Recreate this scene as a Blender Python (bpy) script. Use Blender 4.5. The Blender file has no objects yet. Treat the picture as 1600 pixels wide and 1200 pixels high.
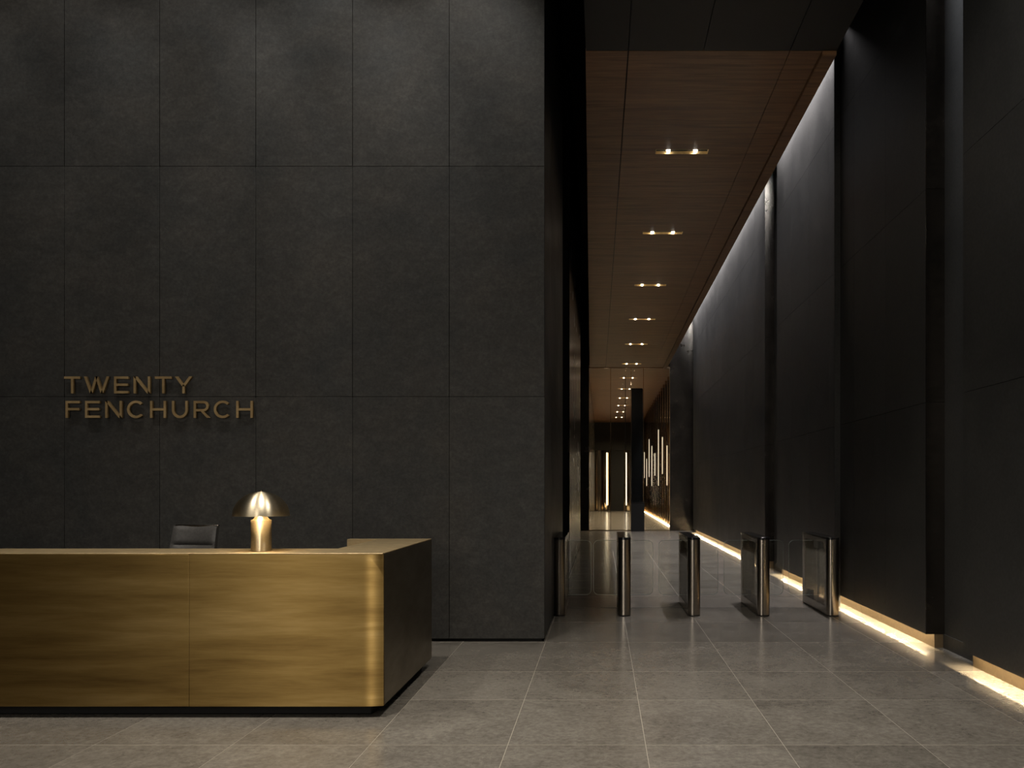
import bpy, bmesh, math, random
from mathutils import Vector
random.seed(7)
PI = math.pi
scene = bpy.context.scene
C = scene.collection

# ------------------------------------------------------------------ camera, world, exposure
F = 1320.0                      # focal length in pixels of the 1600 px frame
CX, CY, EYE = 941.0, 762.0, 1.6
cam_d = bpy.data.cameras.new('camera')
cam = bpy.data.objects.new('camera', cam_d)
C.objects.link(cam)
cam.location = (0, 0, EYE)
cam.rotation_euler = (PI / 2, 0, 0)
cam_d.sensor_width = 36.0
cam_d.lens = F * 36.0 / 1600.0
cam_d.shift_x = -(CX - 800.0) / 1600.0
cam_d.shift_y = (CY - 600.0) / 1600.0
cam_d.clip_end = 200
scene.camera = cam

w = bpy.data.worlds.new('world')
scene.world = w
w.use_nodes = True
w.node_tree.nodes['Background'].inputs[0].default_value = (0.5, 0.52, 0.55, 1)
w.node_tree.nodes['Background'].inputs[1].default_value = 0.004
vs = scene.view_settings
vs.view_transform = 'Standard'
vs.look = 'None'
vs.gamma = 1
vs.use_curve_mapping = False
vs.exposure = 0.6


def area(name, loc, rot, sx, sy, power, col, spread=180.0):
    d = bpy.data.lights.new(name, 'AREA')
    d.shape = 'RECTANGLE'
    d.size, d.size_y = sx, sy
    d.energy = power
    d.color = col
    d.spread = math.radians(spread)
    o = bpy.data.objects.new(name, d)
    o.location = loc
    o.rotation_euler = rot
    C.objects.link(o)
    return o


def spot(name, loc, target, power, col, angle=60, blend=0.6, radius=0.04):
    d = bpy.data.lights.new(name, 'SPOT')
    d.energy = power
    d.color = col
    d.spot_size = math.radians(angle)
    d.spot_blend = blend
    d.shadow_soft_size = radius
    o = bpy.data.objects.new(name, d)
    o.location = loc
    o.rotation_euler = (Vector(target) - Vector(loc)).to_track_quat('-Z', 'Y').to_euler()
    C.objects.link(o)
    return o


WARM = (1.0, 0.92, 0.81)
NEUT = (1.0, 0.96, 0.90)
COOL = (0.90, 0.93, 1.0)
GOLD = (1.0, 0.78, 0.48)

# lobby wall washers in the high ceiling before the panelled wall
for i, x in enumerate((-7.1, -5.7, -4.3, -2.9, -1.5)):
    spot('wall_washer', (x, 6.9, 8.7), (x, 8.78, 4.9), (84, 104, 132, 172, 196)[i], NEUT, 50, 0.75, 0.06)
# downlights over the desk front and over the lobby floor
spot('lobby_downlight', (-1.95, 5.05, 7.3), (-1.95, 5.3, 0), 600, WARM, 84, 1.0, 0.025)
spot('lobby_downlight', (-4.4, 4.6, 7.3), (-4.4, 4.9, 0), 520, WARM, 84, 1.0, 0.05)
spot('lobby_downlight', (0.5, 4.4, 6.05), (0.5, 4.5, 0), 560, WARM, 96, 1.0, 0.05)
spot('lobby_downlight', (0.9, 7.6, 6.05), (0.9, 7.7, 0), 190, WARM, 80, 1.0, 0.05)
area('lobby_soft_light', (1.4, 5.3, 6.04), (0, math.radians(-38), 0), 0.5, 3.6, 18, NEUT, 130)  # soft fill added to brighten the near right wall
# unseen soft lights added behind the camera for the brass desk to reflect
area('entrance_daylight', (-1.75, -3.9, 3.2), (math.radians(90), 0, 0), 1.5, 6.2, 95, WARM)
area('entrance_daylight', (-6.2, -3.9, 4.6), (math.radians(90), 0, 0), 5.5, 3.0, 62, WARM)
# concealed washers in the slot above the right corridor wall and over its niches
SLOT = (1.0, 0.95, 0.96)
area('slot_washer', (3.11, 13.55, 8.0), (0, 0, 0), 0.04, 4.0, 125, SLOT, 110)
area('slot_washer', (3.11, 23.4, 8.0), (0, 0, 0), 0.04, 13.0, 420, SLOT, 110)
area('niche_washer', (3.30, 8.0, 8.9), (0, math.radians(-12), 0), 0.03, 0.4, 90, COOL, 24)
area('niche_washer', (3.30, 15.9, 8.3), (0, math.radians(-12), 0), 0.03, 0.4, 1100, COOL, 20)
area('niche_washer', (3.30, 30.25, 8.3), (0, math.radians(-12), 0), 0.03, 0.4, 1100, COOL, 20)

# ------------------------------------------------------------------ helpers


class MB:
    def __init__(self):
        self.v, self.f = [], []

    def box(self, x0, x1, y0, y1, z0, z1):
        b = len(self.v)
        self.v += [(x, y, z) for x in (x0, x1) for y in (y0, y1) for z in (z0, z1)]
        self.f += [[b + i for i in q] for q in ((0, 1, 3, 2), (4, 6, 7, 5), (0, 4, 5, 1), (2, 3, 7, 6), (0, 2, 6, 4), (1, 5, 7, 3))]
        return self

    def prism(self, pts, lo, hi, axis='z'):
        """extrude a closed 2-D outline along an axis"""
        b, n = len(self.v), len(pts)
        for h in (lo, hi):
            for p in pts:
                self.v.append({'z': (p[0], p[1], h), 'y': (p[0], h, p[1]), 'x': (h, p[0], p[1])}[axis])
        self.f.append([b + i for i in range(n)][::-1])
        self.f.append([b + n + i for i in range(n)])
        for i in range(n):
            j = (i + 1) % n
            self.f.append([b + i, b + j, b + n + j, b + n + i])
        return self

    def lathe(self, prof, cx=0, cy=0, seg=32, close=False):
        b = len(self.v)
        n = len(prof)
        for k in range(seg):
            a = 2 * PI * k / seg
            for r, z in prof:
                self.v.append((cx + r * math.cos(a), cy + r * math.sin(a), z))
        for k in range(seg):
            m = (k + 1) % seg
            for i in range(n - 1):
                self.f.append([b + k * n + i, b + m * n + i, b + m * n + i + 1, b + k * n + i + 1])
        return self

    def build(self, name, mat, parent=None, smooth=False, bevel=0, loc=None, seg=2):
        me = bpy.data.meshes.new(name)
        me.from_pydata(self.v, [], self.f)
        bm = bmesh.new()
        bm.from_mesh(me)
        bmesh.ops.remove_doubles(bm, verts=bm.verts, dist=1e-6)
        bmesh.ops.recalc_face_normals(bm, faces=bm.faces)
        bm.to_mesh(me)
        bm.free()
        me.materials.append(mat)
        if smooth:
            me.shade_smooth() if hasattr(me, 'shade_smooth') else None
            me.set_sharp_from_angle(angle=math.radians(35))
        o = bpy.data.objects.new(name, me)
        C.objects.link(o)
        if loc:
            o.location = loc
        if parent is not None:
            o.parent = parent
        if bevel:
            m = o.modifiers.new('bevel', 'BEVEL')
            m.width = bevel
            m.segments = seg
            m.limit_method = 'ANGLE'
            me.shade_smooth()
            me.set_sharp_from_angle(angle=math.radians(50))
        return o


def tag(o, label=None, cat=None, group=None, kind=None):
    if label: o['label'] = label
    if cat: o['category'] = cat
    if group: o['group'] = group
    if kind: o['kind'] = kind
    return o


def thing(name, label, cat, loc=(0, 0, 0), group=None):
    o = bpy.data.objects.new(name, None)
    o.location = loc
    o.empty_display_size = 0.1
    C.objects.link(o)
    return tag(o, label, cat, group)


def struct(o):
    o['kind'] = 'structure'
    return o


def copy_thing(root, loc, label):
    r = root.copy()
    C.objects.link(r)
    r.location = loc
    r['label'] = label
    for ch in list(root.children):
        c = ch.copy()
        C.objects.link(c)
        c.parent = r
        for g in list(ch.children):
            d = g.copy()
            C.objects.link(d)
            d.parent = c
    return r


# ------------------------------------------------------------------ materials
def mat(name):
    m = bpy.data.materials.new(name)
    m.use_nodes = True
    nt = m.node_tree
    return m, nt, nt.nodes['Principled BSDF']


def N(nt, t, **kw):
    n = nt.nodes.new(t)
    for k, v in kw.items():
        setattr(n, k, v)
    return n


def coords(nt, scale=(1, 1, 1), kind='world'):
    mp = N(nt, 'ShaderNodeMapping')
    mp.inputs['Scale'].default_value = scale
    if kind == 'world':
        g = N(nt, 'ShaderNodeNewGeometry')
        nt.links.new(g.outputs['Position'], mp.inputs['Vector'])
    else:
        g = N(nt, 'ShaderNodeTexCoord')
        nt.links.new(g.outputs['Object'], mp.inputs['Vector'])
    return mp.outputs['Vector']


def noise(nt, vec, scale, detail=4, rough=0.55, dist=0):
    n = N(nt, 'ShaderNodeTexNoise')
    n.inputs['Scale'].default_value = scale
    n.inputs['Detail'].default_value = detail
    n.inputs['Roughness'].default_value = rough
    n.inputs['Distortion'].default_value = dist
    nt.links.new(vec, n.inputs['Vector'])
    return n.outputs['Fac']


def ramp(nt, fac, stops):
    r = N(nt, 'ShaderNodeValToRGB')
    e = r.color_ramp.elements
    while len(e) < len(stops):
        e.new(0.5)
    for i, (p, c) in enumerate(stops):
        e[i].position = p
        e[i].color = (c, c, c, 1) if isinstance(c, (int, float)) else (c[0], c[1], c[2], 1)
    nt.links.new(fac, r.inputs['Fac'])
    return r.outputs['Color']


def mix(nt, a, b, f, mode='MIX'):
    m = N(nt, 'ShaderNodeMix', data_type='RGBA', blend_type=mode)
    for s, v in ((m.inputs[6], a), (m.inputs[7], b), (m.inputs[0], f)):
        if hasattr(v, 'links'):
            nt.links.new(v, s)
        elif s == m.inputs[0]:
            s.default_value = v
        else:
            s.default_value = (v, v, v, 1) if isinstance(v, (int, float)) else (v[0], v[1], v[2], 1)
    return m.outputs[2]


def bump(nt, bs, h, strength=0.1, dist=0.01):
    b = N(nt, 'ShaderNodeBump')
    b.inputs['Strength'].default_value = strength
    b.inputs['Distance'].default_value = dist
    nt.links.new(h, b.inputs['Height'])
    nt.links.new(b.outputs['Normal'], bs.inputs['Normal'])


def randcol(nt, col, amount=0.15):
    oi = N(nt, 'ShaderNodeObjectInfo')
    mr = N(nt, 'ShaderNodeMapRange')
    mr.inputs['To Min'].default_value = 1 - amount
    mr.inputs['To Max'].default_value = 1 + amount
    nt.links.new(oi.outputs['Random'], mr.inputs['Value'])
    return mix(nt, col, mr.outputs['Result'], 1.0, 'MULTIPLY')


def simple(name, col, rough=0.5, metal=0.0, spec=0.5):
    m, nt, b = mat(name)
    n = noise(nt, coords(nt), 30, 3)
    c = ramp(nt, n, [(0.3, [v * 0.88 for v in col]), (0.7, [v * 1.1 for v in col])])
    nt.links.new(c, b.inputs['Base Color'])
    b.inputs['Roughness'].default_value = rough
    b.inputs['Metallic'].default_value = metal
    b.inputs['Specular IOR Level'].default_value = spec
    return m


def panel_mat(name, dark, light, rough=0.42, metal=0.35, spec=0.5, k=0.85):
    """blackened metal panel with soft mottling and fine scratches"""
    m, nt, b = mat(name)
    big = noise(nt, coords(nt, (0.9, 0.9, 1.1)), 1.3, 6, 0.6, 0.4)
    fine = noise(nt, coords(nt), 38, 5, 0.7)
    grain = noise(nt, coords(nt, (6, 6, 40)), 2.0, 3)
    mid = noise(nt, coords(nt, (1, 1, 1.6)), 7.0, 9, 0.75, 0.5)
    c = ramp(nt, big, [(0.3, dark), (0.72, light)])
    c = mix(nt, c, ramp(nt, mid, [(0.32, 0.70), (0.5, 0.98), (0.7, 1.4)]), k, 'MULTIPLY')
    c = mix(nt, c, ramp(nt, fine, [(0.35, 0.75), (0.7, 1.25)]), 0.8, 'MULTIPLY')
    c = randcol(nt, c, 0.10)
    nt.links.new(c, b.inputs['Base Color'])
    r = ramp(nt, big, [(0.25, rough - 0.05), (0.75, rough + 0.08)])
    nt.links.new(r, b.inputs['Roughness'])
    b.inputs['Metallic'].default_value = metal
    b.inputs['Specular IOR Level'].default_value = spec
    bump(nt, b, mix(nt, fine, grain, 0.4), 0.06, 0.004)
    return m


M = {}
M['panel'] = panel_mat('blackened_panel', (0.038, 0.039, 0.038), (0.058, 0.054, 0.048), 0.58, 0.1, 0.22, 0.7)
M['panel_side'] = panel_mat('dark_wall_panel', (0.042, 0.042, 0.041), (0.054, 0.053, 0.050), 0.46, 0.25, 0.3, 0.25)
M['panel_gloss'] = panel_mat('polished_dark_bronze', (0.045, 0.040, 0.034), (0.07, 0.06, 0.05), 0.22, 0.85, 0.5)
M['black'] = simple('matt_black', (0.012, 0.012, 0.012), 0.6, 0, 0.2)
M['ceil_dark'] = simple('dark_ceiling', (0.010, 0.010, 0.009), 0.55, 0, 0.3)
M['black_gloss'] = simple('black_glass_lid', (0.010, 0.010, 0.011), 0.12, 0, 0.5)
M['plinth'] = simple('bronze_plinth', (0.22, 0.16, 0.09), 0.45, 0.3)
M['grout'] = simple('pale_grout', (0.30, 0.27, 0.22), 0.7)


def brass(name, c1, c2, c3, rough, aniso, tangent, scale):
    m, nt, b = mat(name)
    v = coords(nt, scale)
    pat = noise(nt, v, 1.0, 6, 0.6, 0.15)
    fine = noise(nt, coords(nt, (scale[0] * 2, scale[1] * 2, scale[2] * 30)), 3, 3)
    c = ramp(nt, pat, [(0.28, c1), (0.5, c2), (0.74, c3)])
    c = mix(nt, c, ramp(nt, fine, [(0.3, 0.86), (0.7, 1.1)]), 1.0, 'MULTIPLY')
    nt.links.new(c, b.inputs['Base Color'])
    b.inputs['Metallic'].default_value = 1.0
    r = ramp(nt, pat, [(0.25, rough + 0.08), (0.75, rough - 0.04)])
    nt.links.new(r, b.inputs['Roughness'])
    b.inputs['Anisotropic'].default_value = aniso
    b.inputs['Anisotropic Rotation'].default_value = 0.25
    if tangent:
        t = N(nt, 'ShaderNodeTangent')
        t.direction_type = 'RADIAL'
        t.axis = tangent
        nt.links.new(t.outputs['Tangent'], b.inputs['Tangent'])
    return m


M['brass'] = brass('patinated_brass', (0.25, 0.155, 0.05), (0.40, 0.265, 0.09), (0.55, 0.38, 0.15), 0.46, 0.95, 'Z', (0.8, 0.8, 8))
M['brass_top'] = brass('brass_counter', (0.42, 0.32, 0.18), (0.54, 0.42, 0.24), (0.62, 0.49, 0.29), 0.5, 0.0, None, (2, 2, 2))  # lighter copy of the desk brass, its lit glow put into the colour
M['brass_lamp'] = brass('brushed_brass', (0.66, 0.57, 0.40), (0.74, 0.64, 0.46), (0.80, 0.70, 0.51), 0.38, 0.85, 'Z', (8, 8, 8))
M['brass_letter'] = brass('letter_brass', (0.30, 0.20, 0.09), (0.40, 0.28, 0.13), (0.60, 0.43, 0.22), 0.55, 0.0, None, (5, 5, 5))
M['brass_letter'].node_tree.nodes['Principled BSDF'].inputs['Metallic'].default_value = 0.6
M['steel'] = brass('dark_brushed_steel', (0.24, 0.215, 0.185), (0.29, 0.26, 0.22), (0.34, 0.30, 0.255), 0.2, 0.4, 'Z', (3, 3, 3))
M['bronze_mirror'] = brass('polished_bronze', (0.42, 0.32, 0.20), (0.52, 0.40, 0.26), (0.60, 0.47, 0.31), 0.07, 0.0, None, (0.8, 0.8, 0.3))
M['gold_reflector'] = simple('gold_reflector', (0.75, 0.56, 0.28), 0.35, 0.9)

# wood veneer, grain across the corridor
m, nt, b = mat('walnut_veneer')
g1 = noise(nt, coords(nt, (0.55, 9, 1)), 1.6, 7, 0.62, 1.0)
g2 = noise(nt, coords(nt, (2.2, 60, 1)), 2.0, 4, 0.6)
c = ramp(nt, g1, [(0.3, (0.09, 0.042, 0.018)), (0.5, (0.175, 0.088, 0.040)), (0.72, (0.25, 0.135, 0.064))])
c = mix(nt, c, ramp(nt, g2, [(0.3, 0.8), (0.7, 1.12)]), 0.8, 'MULTIPLY')
nt.links.new(randcol(nt, c, 0.08), b.inputs['Base Color'])
b.inputs['Roughness'].default_value = 0.42
b.inputs['Specular IOR Level'].default_value = 0.25
M['wood'] = m

# stone floor
def stone(name, joints):
    m, nt, b = mat(name)
    v = coords(nt)
    oi = N(nt, 'ShaderNodeObjectInfo')
    off = N(nt, 'ShaderNodeVectorMath', operation='ADD')
    sc = N(nt, 'ShaderNodeVectorMath', operation='SCALE')
    cb = N(nt, 'ShaderNodeCombineXYZ')
    for i in range(3):
        nt.links.new(oi.outputs['Random'], cb.inputs[i])
    nt.links.new(cb.outputs[0], sc.inputs[0])
    sc.inputs['Scale'].default_value = 37.0
    nt.links.new(v, off.inputs[0])
    nt.links.new(sc.outputs[0], off.inputs[1])
    v = off.outputs[0]
    big = noise(nt, v, 1.4, 7, 0.62, 0.8)
    fine = noise(nt, v, 26, 5, 0.7)
    vein = noise(nt, v, 2.6, 8, 0.65, 1.6)
    c = ramp(nt, big, [(0.28, (0.125, 0.113, 0.097)), (0.52, (0.165, 0.150, 0.129)), (0.75, (0.205, 0.187, 0.162))])
    mid = noise(nt, v, 9, 8, 0.72, 0.4)
    c = mix(nt, c, ramp(nt, mid, [(0.3, 0.84), (0.52, 1.0), (0.72, 1.16)]), 0.8, 'MULTIPLY')
    c = mix(nt, c, ramp(nt, fine, [(0.3, 0.7), (0.7, 1.28)]), 0.9, 'MULTIPLY')
    c = mix(nt, c, (0.27, 0.25, 0.21), ramp(nt, vein, [(0.485, 0.0), (0.5, 0.35), (0.515, 0.0)]))
    c = randcol(nt, c, 0.10)
    if joints:
        br = N(nt, 'ShaderNodeTexBrick')
        br.inputs['Scale'].default_value = 1
        br.inputs['Brick Width'].default_value = 0.858
        br.inputs['Row Height'].default_value = 1.1
        br.inputs['Mortar Size'].default_value = 0.004
        br.offset = 0
        nt.links.new(coords(nt), br.inputs['Vector'])
        c = mix(nt, c, (0.3, 0.27, 0.22), br.outputs['Fac'])
    nt.links.new(c, b.inputs['Base Color'])
    r = ramp(nt, big, [(0.25, 0.16), (0.75, 0.21)])
    nt.links.new(r, b.inputs['Roughness'])
    bump(nt, b, fine, 0.02, 0.001)
    return m


M['stone'] = stone('grey_stone_tile', False)
M['stone_far'] = stone('grey_stone_far', True)

m, nt, b = mat('black_leather')
n1 = noise(nt, coords(nt, kind='object'), 60, 3)
nt.links.new(ramp(nt, n1, [(0.3, (0.05, 0.048, 0.046)), (0.7, (0.07, 0.067, 0.064))]), b.inputs['Base Color'])
b.inputs['Roughness'].default_value = 0.38
bump(nt, b, n1, 0.15, 0.003)
M['leather'] = m


def glass(name, tint, refl=0.5):
    m = bpy.data.materials.new(name)
    m.use_nodes = True
    nt = m.node_tree
    nt.nodes.clear()
    out = N(nt, 'ShaderNodeOutputMaterial')
    tr = N(nt, 'ShaderNodeBsdfTransparent')
    tr.inputs[0].default_value = (*tint, 1)
    gl = N(nt, 'ShaderNodeBsdfGlossy')
    gl.inputs['Roughness'].default_value = 0.02
    gl.inputs['Color'].default_value = (0.9, 0.9, 0.88, 1)
    fr = N(nt, 'ShaderNodeFresnel')
    fr.inputs['IOR'].default_value = 1.5
    mu = N(nt, 'ShaderNodeMath', operation='MULTIPLY')
    mu.inputs[1].default_value = refl
    mx = N(nt, 'ShaderNodeMixShader')
    nt.links.new(fr.outputs[0], mu.inputs[0])
    nt.links.new(mu.outputs[0], mx.inputs[0])
    nt.links.new(tr.outputs[0], mx.inputs[1])
    nt.links.new(gl.outputs[0], mx.inputs[2])
    nt.links.new(mx.outputs[0], out.inputs[0])
    return m


M['glass'] = glass('clear_glass', (0.95, 0.96, 0.95), 0.3)
M['glass_dark'] = glass('smoked_glass', (0.80, 0.79, 0.77), 0.35)
M['glass_edge'] = simple('glass_edge', (0.25, 0.30, 0.29), 0.2)


def emit(name, col, s):
    m = bpy.data.materials.new(name)
    m.use_nodes = True
    nt = m.node_tree
    nt.nodes.clear()
    out = N(nt, 'ShaderNodeOutputMaterial')
    e = N(nt, 'ShaderNodeEmission')
    e.inputs[0].default_value = (*col, 1)
    e.inputs[1].default_value = s
    nt.links.new(e.outputs[0], out.inputs[0])
    return m


M['led'] = emit('led_diffuser', (1.0, 0.72, 0.38), 2.0)
M['wlight'] = emit('upright_light', (1.0, 0.85, 0.62), 3.0)
M['wlight2'] = emit('slim_upright_light', (1.0, 0.82, 0.58), 0.9)
M['bulb'] = emit('spot_lens', (1.0, 0.88, 0.72), 22.0)
M['lampbulb'] = emit('lamp_bulb', (1.0, 0.80, 0.52), 3.0)

# ------------------------------------------------------------------ key planes
YB = 8.78         # panelled wall
YE = 31.35        # glass screen at the corridor end
YF = 58.0         # far end of the lift corridor
HC = 6.07         # low ceiling
XL = -0.60        # corridor left wall
XR = 3.23         # corridor right wall face
XN = 3.417        # niche back / backing plane
HTOP = 9.4


def s_of(y): return F / y


# ------------------------------------------------------------------ floor with stone tiles
mb = MB().box(-10, 4.2, -4.2, YF + 1, -0.30, -0.001)
floor = struct(mb.build('floor', M['grout']))
cols = [0.27 + 0.858 * k for k in range(-11, 5)]
cols[0] = -9.58
rows = [3.05, 4.15, 5.256, 6.37, 7.35, 8.745, 10.05, 11.235]
y = 11.265
rows_b = [y + 1.1 * k for k in range(0, 10)]
allrows = list(zip(rows[:-1], rows[1:])) + list(zip(rows_b[:-1], rows_b[1:]))
tile_cache = {}
G = 0.0022
for (ya, yb) in allrows:
    for xa, xb in zip(cols[:-1], cols[1:]):
        if ya >= YB and (xb < XL - 0.4): continue
        xa2, xb2 = xa, xb
        if xb2 <= XL - 0.45 and ya > YB: continue
        if xa2 > 3.4: continue
        xb2 = min(xb2, 3.52)
        ya2 = ya
        key = (round(xb2 - xa2, 3), round(yb - ya2, 3))
        if key not in tile_cache:
            q = MB().box(-key[0] / 2 + G, key[0] / 2 - G, -key[1] / 2 + 0.0045, key[1] / 2 - 0.0045, -0.012, 0)
            o = q.build('floor_tile', M['stone'], floor, loc=((xa2 + xb2) / 2, (ya2 + yb) / 2, 0))
            tile_cache[key] = o.data
        else:
            o = bpy.data.objects.new('floor_tile', tile_cache[key])
            C.objects.link(o)
            o.parent = floor
            o.location = ((xa2 + xb2) / 2, (ya2 + yb) / 2, 0)
# large fields beyond the countable tiles
MB().box(-10, 4.2, -4.2, 3.05 - G, -0.012, 0).build('floor_field', M['stone_far'], floor)
MB().box(XL - 0.42, 3.52, rows_b[-1] + G, YF + 1, -0.012, 0).build('floor_field', M['stone_far'], floor)
MB().box(XL - 0.42, 3.52, 11.238, 11.262, -0.012, -0.0002).build('floor_track', M['black'], floor)

# ------------------------------------------------------------------ panelled wall behind the desk
wall = struct(MB().box(-9.6, XL + -0.03, YB + 0.035, YB + 0.35, 0, HTOP).build('wall_back', M['black']))
px = [-9.6, -8.59, -7.59, -6.59, -5.59, -4.60, -3.60, -2.595, -1.59, XL]
pz = [0.03, 2.545, 4.94, 7.33, HTOP]
for a, b_ in zip(px[:-1], px[1:]):
    for z0, z1 in zip(pz[:-1], pz[1:]):
        MB().box(a + 0.002, b_ - 0.002, YB, YB + 0.032, z0 + 0.002, z1 - 0.002).build('wall_panel', M['panel'], wall, bevel=0.0015, seg=1)

# corridor left wall: two thick blocks with a dark niche between
wl = struct(MB().box(-1.25, -0.98, YB + 0.35, YE, 0, HTOP).build('wall_left', M['black']))
MB().box(-1.0, XL - 0.03, YB + 0.36, 12.8, 0, HTOP).build('wall_core', M['black'], wl)
for ya, yb in ((YB + 0.033, 9.98), (9.98, 11.38), (11.38, 12.8)):
    for z0, z1 in zip(pz[:-1], pz[1:]):
        MB().box(XL - 0.03, XL, ya + 0.002, yb - 0.002, z0 + 0.002, z1 - 0.002).build('wall_panel', M['panel_side'], wl)
MB().box(-0.98, XL - 0.03, 15.5, 23.2, 0, HTOP).build('wall_core', M['black'], wl)
ys = [15.5, 17.4, 19.3, 21.2, 23.2]
for ya, yb in zip(ys[:-1], ys[1:]):
    for z0, z1 in zip(pz[:-1], pz[1:]):
        MB().box(XL - 0.03, XL, ya + 0.003, yb - 0.003, z0 + 0.002, z1 - 0.002).build('wall_panel', M['panel_gloss'], wl)

# ------------------------------------------------------------------ corridor right wall
wr = struct(MB().box(XN, XN + 0.3, -4.2, YE, 0, HTOP).build('wall_right', M['panel_side']))
HB = 0.138
rz = [HB, 2.45, 4.58, 6.63, HTOP]
blocks = [(1.2, 7.565), (8.44, 15.62), (16.79, 30.0)]
led_specs = []
for bi, (ya, yb) in enumerate(blocks):
    MB().box(XR + 0.0125, XN - 0.001, ya + 0.002, yb - 0.002, 0.215, HTOP).box(XR + 0.0125, 3.3195, ya + 0.002, ya + 0.014, HB, 0.215).box(3.3195, XN - 0.001, ya + 0.002, yb - 0.002, HB, 0.2149).box(XR + 0.0125, 3.3195, yb - 0.014, yb - 0.002, HB, 0.215).build('wall_core', M['panel_side'], wr)
    n = max(1, round((yb - ya) / 1.2))
    st = [ya + (yb - ya) * k / n for k in range(n + 1)]
    for a, b_ in zip(st[:-1], st[1:]):
        for z0, z1 in zip(rz[:-1], rz[1:]):
            MB().box(XR, XR + 0.012, a + 0.0015, b_ - 0.0015, z0 + (0.002 if z0 > 1 else 0), z1 - 0.002).build('wall_panel', M['panel_side'], wr)
    MB().box(XR + 0.001, XN - 0.001, ya - 0.012, ya + 0.0015, HB, 2.45).build('return_panel', M['panel_gloss'], wr)
    MB().box(XR + 0.001, XN - 0.001, ya - 0.012, ya + 0.0015, 2.454, 4.58).build('return_panel', M['panel_gloss'], wr)
    MB().box(XR + 0.001, XN - 0.001, ya - 0.012, ya + 0.0015, 4.584, HTOP).build('return_panel', M['panel_gloss'], wr)
    # lit plinth set back under the panels
    for a, b_ in zip(st[:-1:2], (st[2::2] + [st[-1]])):
        if b_ > a: MB().box(3.32, XN - 0.001, a + 0.002, b_ - 0.002, 0.0, HB - 0.001).build('plinth_board', M['plinth'], wr)
    led_specs.append((ya, yb))
# thin upright fin that ends the washed part of the wall
MB().box(3.150, XR - 0.0005, 11.46, 11.49, 0.0, HTOP).build('wall_fin', M['panel_side'], wr)
# niche skirting
for ya, yb in ((7.565, 8.44), (15.62, 16.79)):
    MB().box(XN - 0.012, XN - 0.0005, ya + 0.002, yb - 0.002, 0, HB).build('niche_skirting', M['panel_side'], wr)

# LED strips hidden behind the panel lip
for i, (ya, yb) in enumerate(led_specs):
    txt = ['warm light strip under the right wall panels nearest the viewer',
           'warm light strip at the foot of the right wall beside the turnstiles',
           'warm light strip at the foot of the right wall beyond the turnstiles'][i]
    o = MB().box(3.300, 3.3185, ya + 0.016, yb - 0.016, 0.203, 0.2145).build('light_strip', M['led'])
    tag(o, txt, 'light', 'light strips at the foot of the walls')
    area('plinth_light', (3.309, (ya + yb) / 2, 0.2005), (0, math.radians(35), 0), 0.009, yb - ya - 0.05, 11 * (yb - ya), GOLD, 178)

# ------------------------------------------------------------------ ceilings
JL = lambda y: 0.267 - (0.267 - 0.133) * (y - 8.65) / (YE - 8.65)     # left joint of the veneer
EL = lambda y: -0.17 - (0.47 - 0.17) * (y - 8.65) / (YE - 8.65)       # left edge of the veneer
ceil = struct(MB().prism([(EL(8.65), 8.65), (2.40, 8.65), (2.40, YE), (EL(YE), YE)], HC + 0.035, HTOP).build('ceiling', M['black']))  # body carried up unseen to keep slot light off the left wall
LY = [11.32, 14.90, 18.73, 22.50, 26.40, 30.57]
cj = [8.65, 11.32, 13.0, 14.90, 16.7, 18.73, 20.56, 22.5, 24.5, 26.4, 28.5, 30.57, YE]
XLT = 1.06
g = 0.003
for a, b_ in zip(cj[:-1], cj[1:]):
    MB().prism([(EL(a), a + g), (JL(a) - 0.006, a + g), (JL(b_) - 0.006, b_ - g), (EL(b_), b_ - g)], HC, HC + 0.03).build('ceiling_panel', M['wood'], ceil)
    MB().box(1.926, 2.25, a + g, b_ - g, HC, HC + 0.03).build('ceiling_panel', M['wood'], ceil)
    q = MB()
    y1 = b_ - g
    if b_ in LY:                      # notch for the recessed light at the far joint
        y1 = b_ - 0.16
        q.prism([(JL(y1) + 0.006, y1), (XLT - 0.35, y1), (XLT - 0.35, b_ - g), (JL(b_) + 0.006, b_ - g)], HC, HC + 0.03)
        q.box(XLT + 0.35, 1.92, y1, b_ - g, HC, HC + 0.03)
    q.prism([(JL(a) + 0.006, a + g), (1.92, a + g), (1.92, y1), (JL(y1) + 0.006, y1)], HC, HC + 0.03)
    q.build('ceiling_panel', M['wood'], ceil)
    MB().box(2.256, 2.40, a, b_, HC - 0.035, HC + 0.03).build('edge_board', M['wood'], ceil)

# lower dark ceiling of the lobby in front of the corridor
c2 = struct(MB().box(-0.17, 2.40, -4.2, 8.645, HC + 0.035, HTOP).build('ceiling', M['black']))  # body also carried up unseen to block the slot light
xs = [-0.17, 0.267, 1.035, 1.92, 2.40]
yy = [8.645, 6.2, 3.8, 1.4, -1.4, -4.2]
for a, b_ in zip(xs[:-1], xs[1:]):
    for y1, y0 in zip(yy[:-1], yy[1:]):
        MB().box(a + 0.004, b_ - 0.004, y0 + 0.004, y1 - 0.001, HC, HC + 0.03).build('ceiling_panel', M['ceil_dark'], c2)
struct(MB().box(-9.6, XN + 0.3, -4.2, YF + 1, HTOP, HTOP + 0.2).build('ceiling', M['black']))
struct(MB().box(-9.6, XN + 0.3, -4.4, -4.2, 0, HTOP).build('wall_front', M['black']))
struct(MB().box(-9.8, -9.6, -4.4, YB + 0.35, 0, HTOP).build('wall_side', M['panel_side']))

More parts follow.
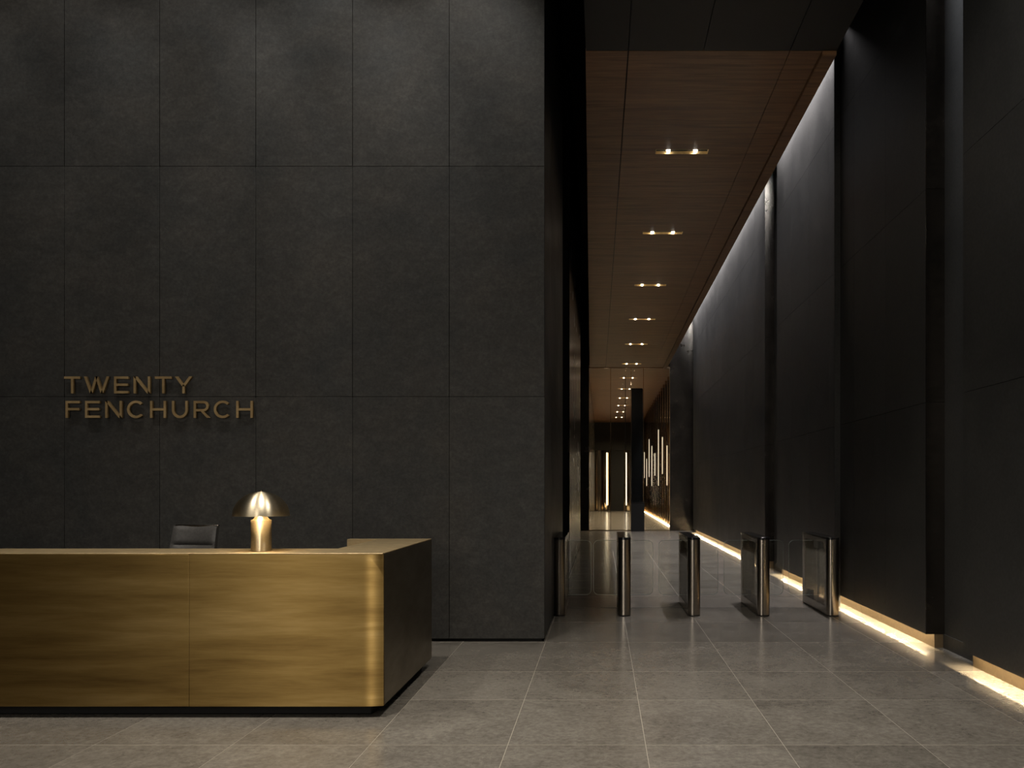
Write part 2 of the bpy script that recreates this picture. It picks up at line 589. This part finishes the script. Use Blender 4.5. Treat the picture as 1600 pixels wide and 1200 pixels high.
# ------------------------------------------------------------------ recessed twin downlights
def make_downlight(y, label):
    t = thing('recessed_downlight', label, 'ceiling light', (XLT, y - 0.08, HC), 'twin downlights in the wooden ceiling')
    q = MB()
    x0, x1, y0, y1, d = -0.345, 0.345, -0.072, 0.072, 0.09
    q.box(x0, x1, y0, y1, d, d + 0.004)
    q.box(x0, x1, y1, y1 + 0.004, 0.0, d)
    q.box(x0, x1, y0 - 0.004, y0, 0.0, d)
    q.box(x0 - 0.004, x0, y0, y1, 0.0, d)
    q.box(x1, x1 + 0.004, y0, y1, 0.0, d)
    q.build('reflector', M['gold_reflector'], t)
    for sx in (-0.18, 0.18):
        MB().lathe([(0.0, 0.022), (0.030, 0.022), (0.042, 0.03), (0.045, 0.088), (0.0, 0.088)], sx, 0, 20).build('spot_housing', M['black_gloss'], t, smooth=True)
        MB().lathe([(0.0, -0.014), (0.016, -0.012), (0.024, 0.0), (0.027, 0.0215), (0.0, 0.0215)], sx, 0, 20).build('lens', M['bulb'], t, smooth=True)
    return t


ordw = ['nearest', 'second', 'third', 'fourth', 'fifth', 'sixth']
dl = None
for i, y in enumerate(LY):
    lab = '%s twin spot recessed in the walnut ceiling, counted from the lobby' % ordw[i]
    if dl is None:
        dl = make_downlight(y, lab)
    else:
        copy_thing(dl, (XLT, y - 0.08, HC), lab)
    for sx in (-0.18, 0.18):
        spot('downlight_beam', (XLT + sx, y - 0.08, HC + 0.012), (XLT + sx * 1.2, y - 0.08, 0), 15 + 26 * i, (1, 0.84, 0.64), 92, 0.7, 0.03)

# ------------------------------------------------------------------ glass screen and lift corridor beyond
es = struct(MB().box(2.51, XN, YE, YE + 0.12, 0, HTOP).box(-1.0, -0.50, YE, YE + 0.12, 0, HTOP).box(-0.5, 2.51, YE, YE + 0.12, HC + 0.21, HTOP).build('wall_end', M['panel_gloss']))
sc = thing('glass_screen', 'tall clear glazed screen with thin bronze bars closing the corridor end', 'glass door', (0, YE, 0))
bars = [-0.50, 0.31, 1.07, 1.53, 2.51]
for a, b_ in zip(bars[:-1], bars[1:]):
    MB().box(a + 0.015, b_ - 0.015, -0.006 + 0.04, 0.006 + 0.04, 0.03, HC - 0.04).build('glass_pane', M['glass'], sc)
for xb in bars:
    MB().box(xb - 0.012, xb + 0.012, 0.015, 0.065, 0.0, HC - 0.03).build('mullion', M['bronze_mirror'], sc)
MB().box(1.085, 1.515, 0.066, 0.10, 0.03, 5.3).build('dark_door_leaf', M['black_gloss'], sc)
MB().box(0.85, 0.87, 0.02, 0.06, 0.03, 5.75).build('mullion', M['black_gloss'], sc)
MB().box(-0.5, 2.51, 0.01, 0.07, HC - 0.03, HC).build('top_rail', M['bronze_mirror'], sc)
MB().box(-0.5, 2.51, 0.01, 0.07, 0.0, 0.03).build('bottom_rail', M['bronze_mirror'], sc)
ped = thing('security_pedestal', 'dark boxy pedestal standing before the glass screen at the corridor end', 'pedestal', (1.30, YE - 0.35, 0))
MB().box(-0.24, 0.24, -0.13, 0.13, 0.0, 1.04).build('body', M['black'], ped, bevel=0.004)
MB().box(-0.25, 0.25, -0.14, 0.14, 1.04, 1.07).build('top', M['black_gloss'], ped, bevel=0.003)

# lift corridor
wl2 = struct(MB().box(-0.75, -0.56, YE + 0.12, YF, 0, HC).build('wall_left', M['black']))
wr2 = struct(MB().box(2.88, 3.2, YE + 0.12, YF, 0, HC).build('wall_right', M['black']))
y = YE + 0.3
k = 0
while y < YF - 1.4:
    MB().box(-0.56, -0.50, y, y + 1.06, 0.02, HC - 0.02).build('bronze_panel', M['bronze_mirror'] if k % 3 else M['panel_gloss'], wl2)
    MB().box(2.80, 2.88, y, y + 0.86, 0.16, HC - 0.02).build('bronze_panel', M['bronze_mirror'] if (k + 1) % 3 else M['panel_gloss'], wr2)
    MB().box(2.62, 2.80, y + 0.92, y + 1.08, 0.16, HC - 0.02).build('bronze_fin', M['bronze_mirror'], wr2)
    y += 1.3
    k += 1
FL = [34.4 + 3.85 * k for k in range(6)]
c3 = struct(MB().box(-0.75, 3.2, YE + 0.12, YF, HC + 0.1, HC + 0.25).build('ceiling', M['black']))
ya = YE + 0.12
for yb in FL + [YF]:
    e = yb - 0.075 if yb < YF else YF
    MB().box(-0.75, 3.2, ya, e - 0.002, HC, HC + 0.05).build('ceiling_panel', M['wood'], c3)
    if yb < YF:
        MB().box(-0.75, XLT - 0.35, e, e + 0.15, HC, HC + 0.05).build('ceiling_panel', M['wood'], c3)
        MB().box(XLT + 0.35, 3.2, e, e + 0.15, HC, HC + 0.05).build('ceiling_panel', M['wood'], c3)
    ya = e + 0.152
for k in range(9):
    y = YE + 1.52 + 1.3 * (2 * k + 1)
    if y > YF - 2: break
    o = MB().box(2.600, 2.6195, y - 0.05, y - 0.03, 1.7 + 0.5 * (k % 2), 3.3 + 0.5 * (k % 3)).build('wall_light', M['wlight2'])  # glowing strip added in place of bright streaks on the bronze
    tag(o, '%s slim upright light on the right bronze wall behind the glass screen' % ['first', 'second', 'third', 'fourth', 'fifth', 'sixth', 'seventh', 'eighth', 'ninth'][k], 'light', 'upright lights on the bronze wall')
we = struct(MB().box(-0.75, 3.2, YF, YF + 0.2, 0, HC).build('wall_end', M['black']))
MB().box(0.74, 1.39, YF - 0.05, YF, 0, HC - 1.6).build('end_panel', M['black'], we)
for k in range(15):
    xa = -0.5 + 0.22 * k
    if 0.6 < xa + 0.1 < 1.45: continue
    dy = random.uniform(0.02, 0.12)
    MB().prism([(xa, YF), (xa, YF - 0.04), (xa + 0.17, YF - dy), (xa + 0.17, YF)], 0.02, HC - 1.9).build('bronze_fin', M['bronze_mirror'], we)
MB().box(-0.50, 2.80, YF - 0.16, YF, HC - 1.9, HC).build('end_bulkhead', M['ceil_dark'], we)
for xa, lab in ((0.30, 'left of the dark panel'), (1.62, 'right of the dark panel')):
    o = MB().box(xa, xa + 0.05, YF - 0.20, YF - 0.16, 0.4, 4.0).build('wall_light', M['wlight'])  # glowing strip stands in for a lit lift-door reveal
    tag(o, 'tall upright warm light on the far end wall %s' % lab, 'light')
o = MB().box(2.84, 2.87, YE + 0.2, YF - 0.1, 0.10, 0.112).build('light_strip', M['led'])
tag(o, 'warm light strip at the wall foot behind the glass screen', 'light', 'light strips at the foot of the walls')
area('plinth_light', (2.84, (YE + YF) / 2, 0.09), (0, 0, 0), 0.03, YF - YE - 0.4, 500, GOLD, 175)
for k, y in enumerate(FL):
    t = copy_thing(dl, (XLT, y, HC), '%s small twin ceiling spot behind the glass screen, counted from it' % (['first'] + ordw[1:])[k])
    t['group'] = 'twin spots beyond the glass screen'
    for sx in (-0.18, 0.18):
        spot('downlight_beam', (XLT + sx, y, HC + 0.012), (XLT + sx, y, 0), 1700, (1, 0.78, 0.50), 150, 0.7, 0.03)

# ------------------------------------------------------------------ reception desk
DX1, DY0, DY1 = -1.524, 5.867, 7.55
DH, DB = 1.145, 0.08
desk = thing('reception_desk', 'long patinated brass reception desk with a return, in front of the dark wall', 'desk', (-3.6, 6.6, 0))
def dbox(*a): return (a[0] + 3.6, a[1] + 3.6, a[2] - 6.6, a[3] - 6.6, a[4], a[5])
XSEAM = (295.7 - CX) / 225.0
DXL = -6.2
# the right-hand panel bends back slightly over its last few centimetres
pts = [(XSEAM + 0.0015, DY0)]
BW, BA = 0.15, math.radians(16)
x_, y_ = DX1 - BW, DY0
pts.append((x_, y_))
for k in range(24):
    a = BA * (k + 0.5) / 24
    x_ += BW / 24
    y_ += BW / 24 * math.tan(a)
    pts.append((x_, y_))
pts += [(DX1, DY0 + 0.05), (XSEAM + 0.0015, DY0 + 0.05)]
MB().prism([(x + 3.6, y - 6.6) for x, y in pts], DB, DH - 0.008).build('front_panel', M['brass'], desk, smooth=True)
MB().box(*dbox(DXL, XSEAM - 0.0015, DY0, DY0 + 0.03, DB, DH - 0.008)).build('front_panel', M['brass'], desk, bevel=0.002)
M['brass_side'] = brass('darkened_bronze_side', (0.15, 0.115, 0.065), (0.20, 0.155, 0.09), (0.25, 0.195, 0.115), 0.34, 0.5, 'Z', (1.5, 1.5, 4))  # brass coloured darker for the dark reflections on this side
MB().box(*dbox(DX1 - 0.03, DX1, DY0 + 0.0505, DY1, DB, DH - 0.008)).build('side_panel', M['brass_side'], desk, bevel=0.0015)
tp = MB().prism([(x + 3.6, y - 6.6) for x, y in [(DXL, DY0), (DX1, DY0), (DX1, DY1), (-2.25, DY1), (-2.25, DY1 - 0.10), (-1.98, DY1 - 0.10), (-1.98, 6.322), (DXL, 6.322)]], DH - 0.008, DH)
tp.build('counter_top', M['brass_top'], desk, bevel=0.0025)
MB().box(*dbox(DXL, -2.01, 6.29, 6.322, DB, DH - 0.0085)).build('inner_panel', M['brass_top'], desk)
MB().box(*dbox(-2.01, -1.98, 6.29, DY1 - 0.101, DB, DH - 0.0085)).build('inner_panel', M['brass_top'], desk)
MB().box(*dbox(-2.25, -1.56, DY1 - 0.10, DY1, DB, DH - 0.0085)).build('back_wing', M['brass_top'], desk)
MB().box(*dbox(DXL + 0.1, DX1 - 0.10, DY0 + 0.09, 6.25, 0, DB + 0.01)).box(*dbox(-1.92, DX1 - 0.06, 6.25, DY1 - 0.12, 0, DB + 0.01)).build('plinth', M['black'], desk, bevel=0.01)
MB().box(*dbox(DXL, -2.3, 6.322, 6.85, 0.72, 0.75)).build('work_surface', M['black'], desk)
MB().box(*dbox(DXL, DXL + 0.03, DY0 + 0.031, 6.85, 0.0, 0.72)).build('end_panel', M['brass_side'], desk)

# ------------------------------------------------------------------ mushroom table lamp
lamp = thing('table_lamp', 'small brushed brass mushroom lamp lit on the brass desk top', 'lamp', (-2.454, 6.08, DH))
LZ = 0.225
MB().lathe([(0, 0.0), (0.069, 0.0), (0.071, 0.002), (0.071, LZ - 0.006), (0.069, LZ - 0.002), (0.064, LZ), (0, LZ)], seg=64).build('base', M['brass_lamp'], lamp, smooth=True)
MB().lathe([(0.060, LZ), (0.052, LZ + 0.007), (0.040, LZ + 0.022), (0.034, LZ + 0.035), (0.034, LZ + 0.05), (0, LZ + 0.05)], seg=48).build('neck', M['brass_lamp'], lamp, smooth=True)
prof = []
R, HD, RIM = 0.194, 0.172, 0.255
for k in range(25):
    a = PI / 2 * k / 24
    prof.append((R * math.cos(a), RIM + HD * math.sin(a)))
inner = [(r * 0.985, z - 0.003) for r, z in prof[::-1]]
MB().lathe(prof[:-1] + [(0.0, RIM + HD)] + [(0.0, RIM + HD - 0.003)] + inner[1:] + [prof[0]], seg=96).build('shade', M['brass_lamp'], lamp, smooth=True)
MB().lathe([(0, RIM + HD - 0.002), (0.005, RIM + HD - 0.002), (0.008, RIM + HD + 0.005), (0.006, RIM + HD + 0.012), (0, RIM + HD + 0.014)], seg=16).build('finial', M['steel'], lamp, smooth=True)
MB().lathe([(0.0, 0.276), (0.018, 0.276), (0.030, 0.30), (0.026, 0.325), (0.0, 0.335)], seg=24).build('bulb', M['lampbulb'], lamp, smooth=True)
pl = bpy.data.lights.new('lamp_light', 'POINT')
pl.energy = 3.2
pl.color = (1.0, 0.85, 0.64)
pl.shadow_soft_size = 0.03
plo = bpy.data.objects.new('lamp_light', pl)
plo.location = (-2.454, 6.08 - 0.06, DH + 0.31)
C.objects.link(plo)

MB().lathe([(R - 0.003, RIM - 0.003), (R + 0.0025, RIM - 0.003), (R + 0.0025, RIM + 0.002), (R - 0.003, RIM + 0.002), (R - 0.003, RIM - 0.003)], seg=96).build('rim', M['brass_lamp'], lamp, smooth=True)

# ------------------------------------------------------------------ office chair behind the desk
ch = thing('office_chair', 'black padded leather office chair with a high back behind the brass desk', 'chair', ((302.5 - CX) / 179.5, 7.15, 0))
ch.rotation_euler = (0, 0, math.radians(-7))


def pad(name, w0, w1, z0, z1, y, th, rows_, parent, curve=0.03):
    """upholstered back: quilted grid, width runs from w0 (bottom) to w1 (top)"""
    nx, nz = 24, rows_ * 8
    v, f = [], []
    for side in (0, 1):
        for j in range(nz + 1):
            t = j / nz
            for i in range(nx + 1):
                u = i / nx * 2 - 1
                ww = (w0 + (w1 - w0) * t) / 2
                puff = abs(math.sin(PI * t * rows_)) ** 0.4
                edge = (1 - abs(u) ** 8)
                d = th * (0.35 + 0.65 * puff * edge) * 0.5
                yy_ = y + curve * (1 - u * u) + (0.10 * t * t)
                v.append((u * ww, yy_ + (-d if side == 0 else th * 0.4), z0 + (z1 - z0) * t - (0.006 * u * u if j == nz else 0)))
    W = nx + 1
    S = W * (nz + 1)
    for j in range(nz):
        for i in range(nx):
            a = j * W + i
            f.append([a, a + 1, a + W + 1, a + W])
            f.append([S + a + W, S + a + W + 1, S + a + 1, S + a])
    for j in range(nz):
        for i in (0, nx):
            a = j * W + i
            f.append([a, a + W, S + a + W, S + a])
    for i in range(nx):
        for j in (0, nz):
            a = j * W + i
            f.append([a, a + 1, S + a + 1, S + a])
    q = MB()
    q.v, q.f = v, f
    return q.build(name, M['leather'], parent, smooth=True)


pad('backrest', 0.45, 0.40, 0.60, 1.272, 0.10, 0.07, 4, ch)
MB().box(-0.20, 0.20, 0.205, 0.235, 1.255, 1.277).build('back_frame', M['steel'], ch, bevel=0.006)
MB().box(-0.25, 0.25, -0.38, 0.10, 0.47, 0.56).build('seat', M['leather'], ch, bevel=0.035, seg=4)
for sx in (-1, 1):
    MB().box(sx * 0.28 - 0.025, sx * 0.28 + 0.025, -0.22, 0.06, 0.70, 0.725).build('armrest', M['black'], ch, bevel=0.01)
    MB().box(sx * 0.28 - 0.012, sx * 0.28 + 0.012, -0.1, -0.06, 0.50, 0.70).box(min(sx * 0.28, sx * 0.22), max(sx * 0.28, sx * 0.22), -0.1, -0.06, 0.49, 0.51).build('arm_bracket', M['steel'], ch)
MB().box(-0.03, 0.03, 0.06, 0.15, 0.45, 0.75).build('back_support', M['steel'], ch, bevel=0.005)
MB().lathe([(0, 0.07), (0.04, 0.07), (0.04, 0.25), (0.025, 0.26), (0.025, 0.46), (0.09, 0.47), (0, 0.471)], 0, -0.12, 24).build('gas_column', M['steel'], ch, smooth=True)
for k in range(5):
    a = PI / 2 + 2 * PI * k / 5
    ca, sa = math.cos(a), math.sin(a)
    q = MB()
    p = [(-0.02, 0.03), (0.02, 0.03), (0.014, 0.30), (-0.014, 0.30)]
    q.prism([(x * sa + y_ * ca, -x * ca + y_ * sa - 0.12) for x, y_ in p], 0.062, 0.095)
    lg = q.build('base_leg', M['steel'], ch)
    MB().lathe([(0, 0.0), (0.024, 0.006), (0.028, 0.028), (0.022, 0.052), (0, 0.062)], 0.29 * ca, 0.29 * sa - 0.12, 14).build('caster', M['black'], lg, smooth=True)

# ------------------------------------------------------------------ wall lettering
sign = thing('wall_sign', 'raised brass letters in two lines on the dark panelled wall', 'sign', (-4.6, YB, 2.3))
S_B = F / YB
SW = 0.0245


def stroke(q, p0, p1, w=SW, d0=-0.045, d1=-0.018):
    (x0, z0), (x1, z1) = p0, p1
    dx, dz = x1 - x0, z1 - z0
    L = math.hypot(dx, dz)
    nx, nz = -dz / L * w / 2, dx / L * w / 2
    q.prism([(x0 + nx, z0 + nz), (x0 - nx, z0 - nz), (x1 - nx, z1 - nz), (x1 + nx, z1 + nz)], d0, d1, 'y')


def slant(q, x0, z0, x1, z1, wx):
    """stroke cut level at both ends; x is its centre, wx its level width"""
    q.prism([(x0 - wx / 2, z0), (x0 + wx / 2, z0), (x1 + wx / 2, z1), (x1 - wx / 2, z1)], -0.045, -0.018, 'y')


def arc(q, cx, cz, rx, rz_, a0, a1, n=26, w=SW):
    pts_o, pts_i = [], []
    for k in range(n + 1):
        a = math.radians(a0 + (a1 - a0) * k / n)
        pts_o.append((cx + rx * math.cos(a), cz + rz_ * math.sin(a)))
        pts_i.append((cx + (rx - w) * math.cos(a), cz + (rz_ - w) * math.sin(a)))
    for k in range(n):
        q.prism([pts_o[k], pts_o[k + 1], pts_i[k + 1], pts_i[k]], -0.045, -0.018, 'y')


def rect(q, x0, x1, z0, z1):
    q.box(x0, x1, -0.045, -0.018, z0, z1)


def letter(chn, x0, x1, z0, z1):
    q = MB()
    h, wd, mz, t = z1 - z0, x1 - x0, (z0 + z1) / 2, SW
    if chn == 'T':
        rect(q, x0, x1, z1 - t, z1)
        rect(q, (x0 + x1 - t) / 2, (x0 + x1 + t) / 2, z0, z1 - t)
    elif chn in 'EF':
        rect(q, x0, x0 + t, z0, z1)
        rect(q, x0 + t, x1, z1 - t, z1)
        rect(q, x0 + t, x1 - 0.006, mz - t / 2 + 0.002, mz + t / 2 + 0.002)
        if chn == 'E': rect(q, x0 + t, x1, z0, z0 + t)
    elif chn == 'H':
        rect(q, x0, x0 + t, z0, z1)
        rect(q, x1 - t, x1, z0, z1)
        rect(q, x0 + t, x1 - t, mz - t / 2, mz + t / 2)
    elif chn == 'N':
        rect(q, x0, x0 + t, z0, z1)
        rect(q, x1 - t, x1, z0, z1)
        slant(q, x0 + t * 0.68, z1, x1 - t * 0.68, z0, t * 1.35)
    elif chn == 'W':
        e = t * 1.1
        xs_ = [x0 + e / 2, x0 + wd * 0.29, (x0 + x1) / 2, x1 - wd * 0.29, x1 - e / 2]
        for i, (a, b_) in enumerate(zip(xs_[:-1], xs_[1:])):
            slant(q, a, z1 if i % 2 == 0 else z0, b_, z0 if i % 2 == 0 else z1, e)
    elif chn == 'Y':
        e = t * 1.3
        mx = (x0 + x1) / 2
        zz = z0 + h * 0.42
        slant(q, x0 + e / 2, z1, mx, zz, e)
        slant(q, x1 - e / 2, z1, mx, zz, e)
        rect(q, mx - t / 2, mx + t / 2, z0, zz + 0.008)
    elif chn == 'C':
        arc(q, x0 + h * 0.5 + 0.004, mz, h * 0.5 + 0.004, h * 0.5 + 0.003, 45, 315)
    elif chn == 'U':
        r = wd / 2
        rect(q, x0, x0 + t, z0 + r, z1)
        rect(q, x1 - t, x1, z0 + r, z1)
        arc(q, x0 + r, z0 + r, r, r + 0.003, 180, 360)
    elif chn == 'R':
        r = h * 0.31
        rect(q, x0, x0 + t, z0, z1)
        xr = x1 - 0.012 - r
        rect(q, x0 + t, xr, z1 - t, z1)
        rect(q, x0 + t, xr, z1 - 2 * r, z1 - 2 * r + t)
        arc(q, xr, z1 - r, r, r, -90, 90)
        slant(q, xr - 0.012, z1 - 2 * r, x1 - t * 0.65, z0, t * 1.3)
    o = q.build('letter', M['brass_letter'], sign)
    # two short studs carry the letter on the wall
    xa = {'T': (x0 + x1) / 2, 'Y': (x0 + x1) / 2, 'W': x0 + wd * 0.29, 'C': x0 + 0.012, 'U': x0 + 0.012}.get(chn, x0 + t / 2)
    za = z0 + 0.02 if chn not in 'CU' else mz
    MB().box(xa - 0.004, xa + 0.004, -0.018, 0.001, za, za + 0.008).build('stud', M['black'], o)
    if chn not in 'CU':
        zb = z1 - 0.016 if chn == 'T' else mz
        MB().box(xa - 0.004, xa + 0.004, -0.018, 0.001, zb, zb + 0.008).build('stud', M['black'], o)


def zx(px_): return ((px_ / 4.444 + 80) - CX) / S_B + 4.6
def zz_(py): return EYE + (CY - (py / 4.444 + 560)) / S_B - 2.3
for s, a, b_ in (('T', 108, 220), ('W', 245, 420), ('E', 453, 553), ('N', 588, 703), ('T', 735, 852), ('Y', 873, 993)):
    letter(s, zx(a), zx(b_), zz_(246), zz_(129))
for s, a, b_ in (('F', 118, 217), ('E', 253, 355), ('N', 392, 508), ('C', 543, 665), ('H', 702, 812), ('U', 853, 962), ('R', 1003, 1115), ('C', 1142, 1262), ('H', 1297, 1412)):
    letter(s, zx(a), zx(b_), zz_(415), zz_(298))

# ------------------------------------------------------------------ turnstiles
TY0, TL, TW, TH = 10.51, 1.34, 0.155, 0.98


def half_round(x0, x1, y0, depth, y1, n=16, front=True):
    """outline of a post: rounded towards y0, flat at y1"""
    cx, r = (x0 + x1) / 2, (x1 - x0) / 2
    pts = []
    for k in range(n + 1):
        a = PI + PI * k / n
        s = abs(math.cos(a)) ** 0.8 * (1 if math.cos(a) > 0 else -1)
        t = abs(math.sin(a)) ** 0.8
        pts.append((cx + r * s, y0 + depth * (1 - t)))
    pts += [(x1, y1), (x0, y1)]
    return pts


def make_turnstile(x, wings, label):
    t = thing('turnstile', label, 'turnstile', (x, TY0, 0), 'turnstiles across the corridor')
    h = TW / 2
    MB().prism(half_round(-h, h, 0, 0.06, 0.13), 0.012, TH - 0.03).build('front_post', M['steel'], t, smooth=True)
    rp = [(a, TL - b_) for a, b_ in half_round(-h, h, 0, 0.05, 0.17)]
    MB().prism(rp, 0.012, TH - 0.03).build('rear_post', M['steel'], t, smooth=True)
    MB().box(-h, h, 0.13, TL - 0.17, 0.012, 0.115).build('bottom_rail', M['steel'], t)
    MB().box(-h, h, 0.13, TL - 0.17, TH - 0.075, TH - 0.03).build('top_rail', M['steel'], t)
    out = half_round(-h - 0.002, h + 0.002, -0.003, 0.06, 0.13)[:-2] + [(a, TL + 0.003 - b_) for a, b_ in half_round(-h - 0.002, h + 0.002, 0, 0.05, 0.17)[:-2]][::-1]
    MB().prism(out, TH - 0.03, TH).build('lid', M['black_gloss'], t, smooth=True, bevel=0.003)
    MB().prism([(a * 0.94, (b_ - 0.67) * 0.99 + 0.67) for a, b_ in out], 0.0, 0.012).build('foot_plate', M['black'], t)
    for sx in (-1, 1):
        MB().box(sx * (h - 0.006) - 0.003, sx * (h - 0.006) + 0.003, 0.131, TL - 0.171, 0.116, TH - 0.076).build('side_glass', M['glass_dark'], t)
    MB().box(-0.035, 0.035, 0.62, 0.86, 0.80, TH - 0.076).build('gate_motor', M['black'], t)
    MB().lathe([(0, 0.115), (0.016, 0.115), (0.016, 0.80), (0, 0.80)], 0, 0.755, 12).build('gate_spindle', M['steel'], t, smooth=True)
    MB().box(-0.025, 0.025, TL - 0.26, TL - 0.21, 0.115, 0.20).build('sensor_block', M['black'], t)
    for sgn in wings:
        x0, x1 = h + 0.004, 0.395
        r = 0.07
        pts = [(x0, 0.20), (x0, 0.90)]
        for cxx, czz, a0 in ((x1 - r, 0.90 - r, 90), (x1 - r, 0.176 + r, 0)):
            for k in range(9):
                a = math.radians(a0 - 90 * k / 8)
                pts.append((cxx + r * math.cos(a), czz + r * math.sin(a)))
        pts += [(x0 + 0.0, 0.176)]
        pts = pts[1:]
        pts = [(sgn * a, b_) for a, b_ in pts]
        wg = MB().prism(pts, 0.735, 0.745, 'y').build('glass_wing', M['glass'], t)
        q = MB()
        for (a0, b0), (a1, b1) in zip(pts[:-1], pts[1:]):
            L = math.hypot(a1 - a0, b1 - b0)
            if L < 1e-5: continue
            nx, nz = -(b1 - b0) / L * 0.0015, (a1 - a0) / L * 0.0015
            q.prism([(a0 + nx, b0 + nz), (a0 - nx, b0 - nz), (a1 - nx, b1 - nz), (a1 + nx, b1 + nz)], 0.7345, 0.7455, 'y')
        q.build('polished_edge', M['glass_edge'], wg)
    return t


sT = F / TY0
tx = [(873.0 - CX) / sT, (976 - CX) / sT, (1085.0 - CX) / sT, (1194 - CX) / sT, (1302.5 - CX) / sT]
tl = ['leftmost steel turnstile, standing against the left corridor wall',
      'second steel turnstile from the left, seen end-on',
      'middle steel turnstile of the five',
      'second steel turnstile from the right, between the middle one and the lit wall',
      'rightmost steel turnstile, beside the lit plinth of the right wall']
tw = [(1,), (-1, 1), (-1, 1), (-1, 1), (-1,)]
for x, wgs, lb in zip(tx, tw, tl):
    make_turnstile(x, wgs, lb)
